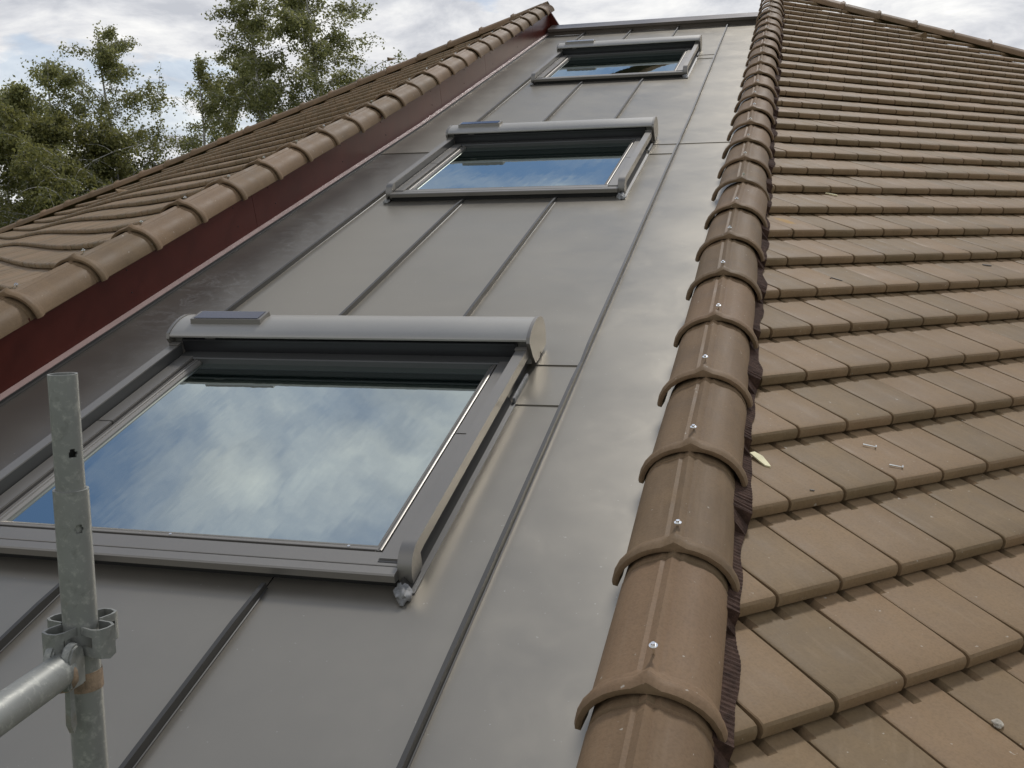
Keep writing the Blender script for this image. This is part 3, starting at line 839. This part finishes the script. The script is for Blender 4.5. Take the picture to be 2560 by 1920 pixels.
def loop_mesh():
    """U-shaped pressed lug: plate bent in plan, with a hole in the outer face"""
    path = [(0.022, -0.019), (0.048, -0.021), (0.059, -0.015), (0.062, 0.0), (0.059, 0.015), (0.048, 0.021), (0.022, 0.019)]
    t = 0.0035; vs_, fs = [], []
    inner = [(x - 0.0035 if x > 0.03 else x, y * (1 - t / 0.021)) for x, y in path]
    zs = [-0.026, -0.010, 0.010, 0.024]
    for z in zs:
        for i, (x, y) in enumerate(path):
            dz = -0.006 * (1 - abs(y) / 0.021) if z == zs[0] else 0
            vs_.append((x, y, z + dz))
        for x, y in inner: vs_.append((x, y, z))
    n_ = len(path); m_ = 2 * n_
    for j in range(3):
        for i in range(n_ - 1):
            if j == 1 and i in (0, 5): continue
            fs.append((j * m_ + i, j * m_ + i + 1, (j + 1) * m_ + i + 1, (j + 1) * m_ + i))
            fs.append((j * m_ + n_ + i + 1, j * m_ + n_ + i, (j + 1) * m_ + n_ + i, (j + 1) * m_ + n_ + i + 1))
    for i in range(n_ - 1):
        fs.append((i, n_ + i, n_ + i + 1, i + 1)); k = 3 * m_
        fs.append((k + i + 1, k + n_ + i + 1, k + n_ + i, k + i))
    return smooth_by_angle(mesh('coupling_lug', vs_, fs), 50)
LUG = loop_mesh()
base = math.atan2(-Z.y, -Z.x)                          # direction the camera looks
for k, off in enumerate((-118, -28, 62, 152)):
    child('coupling_lug', LUG, M['galv'], post, T(pb.x, pb.y, znode) @ Matrix.Rotation(base + radians(off), 4, 'Z') @ Matrix.Diagonal((0.93, 0.88, 0.82, 1)))
child('weld', cyl('weld', 0.0262, -0.018, 0.010, 20, 0.0255), M['rust'], post, T(pb.x, pb.y, znode - 0.062))
# ledger hooked into the front-left lug
ldir = -(Vector((X.x * 0.154 - Z.x, X.y * 0.154 - Z.y, 0)).normalized())
lz = pray(150, 1640, DP).z
lm = T(pb.x, pb.y, lz - 0.004)
ang = math.atan2(ldir.y, ldir.x)
LM = lm @ Matrix.Rotation(ang, 4, 'Z')                 # local +X runs along the ledger
led = empty('scaffold_ledger', 'galvanised horizontal scaffold tube hooked onto the upright post at bottom left', 'scaffold', LM)
child('ledger_tube', tube_mesh('ledger_tube', 0.0242, 0.0205, 0.052, 1.45, seg=48), M['galv'], led, LM @ Matrix.Rotation(pi / 2, 4, 'Y'))
for s in (-1, 1):
    prof = [(0.028, -0.030), (0.026, 0.012), (0.030, 0.030), (0.042, 0.039), (0.056, 0.036), (0.066, 0.022), (0.070, -0.026)]
    bm = bmesh.new()
    A_ = [bm.verts.new((x, s * 0.006, z)) for x, z in prof]; B_ = [bm.verts.new((x, s * 0.021, z * 0.92)) for x, z in prof]
    bm.faces.new(A_); bm.faces.new(B_[::-1])
    for i in range(len(prof)): bm.faces.new((A_[i], B_[i], B_[(i + 1) % len(prof)], A_[(i + 1) % len(prof)]))
    bmesh.ops.recalc_face_normals(bm, faces=bm.faces)
    bmesh.ops.bevel(bm, geom=bm.edges[:], offset=0.003, segments=2, affect='EDGES')
    me = bpy.data.meshes.new('hook'); bm.to_mesh(me); bm.free(); smooth_by_angle(me, 50)
    child('hook', me, M['galv'], led, LM)
child('wedge_pin', prism('wedge_pin', [(0.034, 0.044), (0.046, 0.046), (0.044, -0.040), (0.047, -0.085), (0.040, -0.100), (0.032, -0.088), (0.034, -0.045)], -0.004, 0.004), M['galv'], led, LM @ Matrix.Rotation(-pi / 2, 4, 'Z'))
bm = bmesh.new(); bmesh.ops.create_icosphere(bm, subdivisions=3, radius=0.026)
for v in bm.verts: v.co *= 1 + 0.16 * mnoise.noise(v.co * 60)
for v in bm.verts: v.co.x *= 0.45
me = bpy.data.meshes.new('weld'); bm.to_mesh(me); bm.free()
child('weld', smooth_by_angle(me, 60), M['rust'], led, LM @ T(0.058, 0, -0.006))

# ================================================================== loose bits on the roofs
def on_tiles(x, y):
    """resting matrix on the right roof's tile surface"""
    f = (y - 0.630 * U) % GA
    return frame(OR + hr * x + ru * y, hr, ru) @ T(0, 0, 0.0536 - f * TT) @ Matrix.Rotation(-radians(8.4), 4, 'X')
def loose_screw():
    bm = bmesh.new()
    bmesh.ops.create_cone(bm, cap_ends=True, segments=10, radius1=0.0024, radius2=0.0012, depth=0.034, matrix=Matrix.Rotation(pi / 2, 4, 'Y') @ T(0, 0, -0.0))
    bmesh.ops.create_cone(bm, cap_ends=True, segments=12, radius1=0.0052, radius2=0.0052, depth=0.003, matrix=T(0.018, 0, 0) @ Matrix.Rotation(pi / 2, 4, 'Y'))
    me = bpy.data.meshes.new('loose_screw'); bm.to_mesh(me); bm.free(); return smooth_by_angle(me)
def at_px(px, py):
    d = (X * ((px - 1280) / FPX) - Y * ((py - 960) / FPX) - Z).normalized()
    s = (OR - EYE).dot(nr) / d.dot(nr)
    for _ in range(4):
        p = EYE + d * s - OR
        x, y = p.dot(hr), p.dot(ru)
        t_ = 0.0536 - ((y - 0.630 * U) % GA) * TT
        s = ((OR - EYE).dot(nr) + t_) / d.dot(nr)
    p = EYE + d * s - OR
    return p.dot(hr), p.dot(ru)
x, y = at_px(2172, 1117)
single('loose_screw', loose_screw(), M['steel'], on_tiles(x, y) @ T(0, 0, 0.004) @ Matrix.Rotation(-0.75, 4, 'Z'), 'upper of the two small steel screws lying on a tile of the right roof', 'screw', 'screws lying on the right roof')
x, y = at_px(2238, 1168)
single('loose_screw', loose_screw(), M['steel'], on_tiles(x, y) @ T(0, 0, 0.004) @ Matrix.Rotation(-0.70, 4, 'Z'), 'lower of the two small steel screws lying on a tile of the right roof', 'screw', 'screws lying on the right roof')
x, y = at_px(1898, 1153)
pts = [(-0.012, 0.030), (0.006, 0.034), (0.016, 0.010), (0.013, -0.025), (0.008, -0.040), (-0.004, -0.030), (-0.008, -0.005)]
pts = [(a, b, 0.004 + 0.004 * sin(b * 40)) for a, b in pts]
single('wood_chip', mesh('wood_chip', pts + [(a, b, c + 0.004) for a, b, c in pts], [tuple(range(6, -1, -1)), tuple(range(7, 14))] + [(i, (i + 1) % 7, 7 + (i + 1) % 7, 7 + i) for i in range(7)]), M['wood'], on_tiles(x, y) @ Matrix.Rotation(radians(-8), 4, 'Z'), 'pale yellow wood chip on the right roof beside the hip caps', 'wood chip')
def lump(name, rad, seed):
    bm = bmesh.new(); bmesh.ops.create_icosphere(bm, subdivisions=3, radius=rad)
    for v in bm.verts:
        v.co *= 1 + 0.35 * mnoise.noise(v.co / rad * 1.3 + Vector((seed, 0, 0))) + 0.15 * mnoise.noise(v.co / rad * 4)
        v.co.z *= 0.6
    me = bpy.data.meshes.new(name); bm.to_mesh(me); bm.free(); return me
x, y = at_px(2493, 1813)
single('mortar_lump', lump('mortar_lump', 0.011, 3), M['mortar'], on_tiles(x, y) @ T(0, 0, 0.004), 'small grey mortar lump on a tile at the lower right', 'lump')
x, y = at_px(2078, 488)
single('wood_sliver', boxm('wood_sliver', -0.006, 0.006, -0.03, 0.03, 0.0, 0.006, 0.001), M['wood'], on_tiles(x, y) @ T(0, 0, 0.003) @ Matrix.Rotation(0.5, 4, 'Z'), 'thin pale wood sliver on an upper course of the right roof', 'wood chip')
x, y = at_px(2030, 1227)
single('dark_splinter', boxm('dark_splinter', -0.006, 0.006, -0.0015, 0.0015, 0.0, 0.002), M['gasket'], on_tiles(x, y) @ T(0, 0, 0.001) @ Matrix.Rotation(-0.6, 4, 'Z'), 'tiny dark splinter on a tile below the pale wood chip', 'splinter')
x, y = at_px(2467, 664)
single('dark_splinter', boxm('dark_splinter', -0.02, 0.02, -0.004, 0.004, 0.0, 0.003), M['gasket'], on_tiles(x, y) @ T(0, 0, 0.001) @ Matrix.Rotation(-0.55, 4, 'Z'), 'dark splinter on the right roof near the photo edge', 'splinter')
def bent_nail():
    bm = bmesh.new()
    bmesh.ops.create_cone(bm, cap_ends=True, segments=8, radius1=0.0018, radius2=0.0018, depth=0.045, matrix=Matrix.Rotation(pi / 2, 4, 'X'))
    bmesh.ops.create_cone(bm, cap_ends=True, segments=8, radius1=0.0018, radius2=0.0018, depth=0.016, matrix=T(-0.007, 0.022, 0) @ Matrix.Rotation(pi / 2, 4, 'Y'))
    me = bpy.data.meshes.new('bent_nail'); bm.to_mesh(me); bm.free(); return me
x, y = at_px(2092, 700)
single('bent_nail', bent_nail(), M['gasket'], on_tiles(x, y) @ T(0, 0, 0.003) @ Matrix.Rotation(0.3, 4, 'Z'), 'bent dark nail on the right roof, a few courses above the screws', 'nail')
sm = boxm('wood_strip', -0.05, 0.05, -0.007, 0.007, 0, 0.006, 0.001)
p = P(-1.99, 4.32, 0.155)
single('wood_strip', sm, M['wood'], T(*p) @ Matrix.Rotation(radians(35), 4, 'Z') @ Matrix.Rotation(radians(-12), 4, 'Y'), 'pale wood strip stuck behind a verge cap of the left roof', 'wood strip')

# one tile of the right roof carries an orange stain
sx, sy = at_px(2008, 560)
kk = int(math.floor((sy - 0.630 * U) / GA)); jj = int(math.floor((sx - (0.883 * U - 10 * TW)) / TW - (0.5 if kk % 2 else 0)))
st = resR.get((kk, jj))
if st is not None:
    sm_ = M['tile'].copy(); sm_.name = 'orange_stained_tile'
    N = NT(sm_.node_tree); b_ = sm_.node_tree.nodes['Principled BSDF']
    cl = b_.inputs['Base Color'].links[0].from_socket
    ob = N.n('ShaderNodeTexCoord').outputs['Object']
    dst = N.n('ShaderNodeVectorMath', {0: N.map(ob, (1 / 0.055, 1 / 0.11, 0), (-0.085 / 0.055, -0.15 / 0.11, 0))}, operation='LENGTH').outputs['Value']
    fz = N.math('ADD', dst, N.math('MULTIPLY', N.noise(ob, 40.0, 4, 0.6), 0.7))
    sm_.node_tree.links.new(N.mix(N.ramp(fz, [(0.75, 0.8), (1.35, 0.0)]), cl, (0.34, 0.19, 0.035)), b_.inputs['Base Color'])
    st.data = st.data.copy(); st.data.materials[0] = sm_; st['label'] = 'tile with an orange stain'

# vent hoods moulded on single tiles
HOOD = hood_mesh(); HOOD.materials.append(M['tile'])
def hood(parent, O, xd, yd, k, x, y0_):
    o = O + xd * x + yd * (y0_ + k * GA)
    child('vent_hood', HOOD, None, parent, frame(o, xd, yd) @ T(0, 0, 0.004))
hood(right, OR, hr, ru, 27, 10.05, 0.630 * U)
def left_px(px, py):
    d = (X * ((px - 1280) / FPX) - Y * ((py - 960) / FPX) - Z).normalized()
    s = ((OL - EYE).dot(nl) + 0.03) / d.dot(nl)
    p = EYE + d * s - OL
    return p.dot(ll), p.dot(lu)
for (px, py) in ((310, 482), (92, 524), (982, 168)):
    x, y = left_px(px, py)
    k = int((y - 0.02) / GA)
    hood(left, OL, ll, lu, k, x, 0.02)

# ================================================================== trees
def tree(px, top, dist, wpx, nleaf, seed, label, leafm, trunk=M['bark'], dense=1.0, name='birch_tree'):
    r = random.Random(seed)
    d = (X * ((px - 1280) / FPX) - Y * ((600 - 960) / FPX) - Z); d.z = 0; d.normalize()
    base = Vector((EYE.x + d.x * dist, EYE.y + d.y * dist, 0))
    H = CZ + (600 - top) / FPX * dist
    Wd = wpx / FPX * dist / 2                           # crown radius
    root = empty(name, label, 'tree', T(*base), 'trees behind the left roof')
    bm = bmesh.new()
    def limb(pts, radii, seg=6):
        rings = []
        for i, (p, rad) in enumerate(zip(pts, radii)):
            t_ = (pts[min(i + 1, len(pts) - 1)] - pts[max(i - 1, 0)]).normalized()
            a_ = t_.orthogonal().normalized(); b_ = t_.cross(a_)
            rings.append([bm.verts.new(p + (a_ * cos(2 * pi * k / seg) + b_ * sin(2 * pi * k / seg)) * rad) for k in range(seg)])
        for i in range(len(rings) - 1):
            for k in range(seg): bm.faces.new((rings[i][k], rings[i][(k + 1) % seg], rings[i + 1][(k + 1) % seg], rings[i + 1][k]))
    # leader with a gentle sway
    npt = 14; ph = r.uniform(0, 6)
    lead = [Vector((0.03 * H * sin(ph + i * 0.45) * (i / npt), 0.03 * H * cos(ph * 1.7 + i * 0.4) * (i / npt), H * i / npt)) for i in range(npt + 1)]
    limb(lead, [max(0.012, 0.014 * H * (1 - i / npt) ** 0.9 * 0.8 + 0.006) for i in range(npt + 1)], 8)
    tips = []
    nb = int(52 * dense)
    for i in range(nb):
        t_ = 0.45 + 0.535 * (i + r.random()) / nb
        j = min(npt - 1, int(t_ * npt)); f = t_ * npt - j
        o = lead[j].lerp(lead[j + 1], f)
        az = r.uniform(0, 2 * pi)
        prof = min(1.0, (1.02 - t_) / 0.26) ** 0.62
        ln = Wd * prof * r.uniform(0.55, 1.25) * (1.0 if t_ > 0.4 else 0.85) + 0.15
        el = r.uniform(0.35, 0.95)
        pts = [o]
        dirv = Vector((cos(az) * cos(el), sin(az) * cos(el), sin(el)))
        ns = 6
        for k in range(ns):
            dirv = (dirv + Vector((r.gauss(0, .13), r.gauss(0, .13), r.gauss(-0.10, .09)))).normalized()
            pts.append(pts[-1] + dirv * ln * 1.15 / ns)
        limb(pts, [0.0032 * H * (1 - t_) * (1 - k / ns) + 0.006 for k in range(ns + 1)], 5)
        for k in range(1, ns + 1):
            for q in range(2 if k < 3 else 3):
                dv = Vector((r.gauss(0, 1), r.gauss(0, 1), r.gauss(-0.05, .6))).normalized()
                tl = ln * r.uniform(0.14, 0.34)
                tw = [pts[k]]
                for w_ in range(3):
                    dv = (dv + Vector((0, 0, -0.28))).normalized(); tw.append(tw[-1] + dv * tl / 3)
                limb(tw, [0.006, 0.005, 0.004, 0.003], 3)
                tips.append((tw, 1.0))
        tips.append((pts[3:], 0.7))
    for k in range(10): tips.append(([lead[-2].lerp(lead[-1], k / 10), lead[-1] + Vector((r.gauss(0, .1), r.gauss(0, .1), r.uniform(0, .3)))], .4))
    me = bpy.data.meshes.new('trunk'); bm.to_mesh(me); bm.free()
    child('trunk', smooth_by_angle(me, 60), trunk, root, T(*base))
    vs_, fs = [], []
    wt_ = [t[1] * (0.5 + (mnoise.noise(t[0][-1] * (2.2 / max(Wd, .5)) + Vector((seed, 0, 0))) + 0.45) ** 2 * 2.2) for t in tips]
    for tw, _ in r.choices(tips, weights=wt_, k=int(nleaf * 1.9)):
        i = r.randrange(len(tw) - 1); p = tw[i].lerp(tw[i + 1], r.random())
        p = p + Vector((r.gauss(0, .07), r.gauss(0, .07), r.gauss(-0.06, .08)))
        s = r.uniform(0.022, 0.044)
        a_ = Vector((r.gauss(0, 1), r.gauss(0, 1), r.gauss(-0.5, .8))).normalized(); b_ = a_.orthogonal().normalized()
        b_ = (Matrix.Rotation(r.uniform(0, 6.28), 3, a_) @ b_)
        b0 = len(vs_)
        vs_ += [p - a_ * s, p + b_ * s * 0.72, p + a_ * s * 1.15, p - b_ * s * 0.72]
        fs.append((b0, b0 + 1, b0 + 2, b0 + 3))
    child('crown', mesh('crown', vs_, fs), leafm, root, T(*base))
    return root
tree(20, 255, 27, 300, 20000, 21, 'leftmost birch at the photo edge, rounded crown', M['leaf'], dense=1.2)
tree(185, 205, 30, 210, 11000, 22, 'thin-topped birch standing second from the photo left edge', M['leaf'])
tree(315, 128, 31, 300, 13000, 23, 'birch with a tall pointed leader rising left of the sky gap', M['leaf'])
tree(110, 325, 25, 460, 34000, 24, 'dense dark tree low behind the left end of the roof', M['leaf_dark'], dense=1.5, name='broadleaf_tree')
tree(300, 345, 26, 300, 18000, 29, 'dense dark tree low below the birch with the pointed leader', M['leaf_dark'], dense=1.4, name='broadleaf_tree')
tree(510, 190, 30, 180, 7000, 25, 'small thin-topped birch right of the sky gap', M['leaf'])
tree(655, -10, 28, 200, 13000, 26, 'slim tall birch on the left side of the tallest clump', M['leaf'])
tree(790, -45, 29, 320, 26000, 27, 'tallest and broadest birch, its crown cut by the photo top', M['leaf'], dense=1.4)
tree(590, 150, 33, 200, 11000, 28, 'yellowish birch crown just above the roof, left of the tallest clump', M['leaf'])
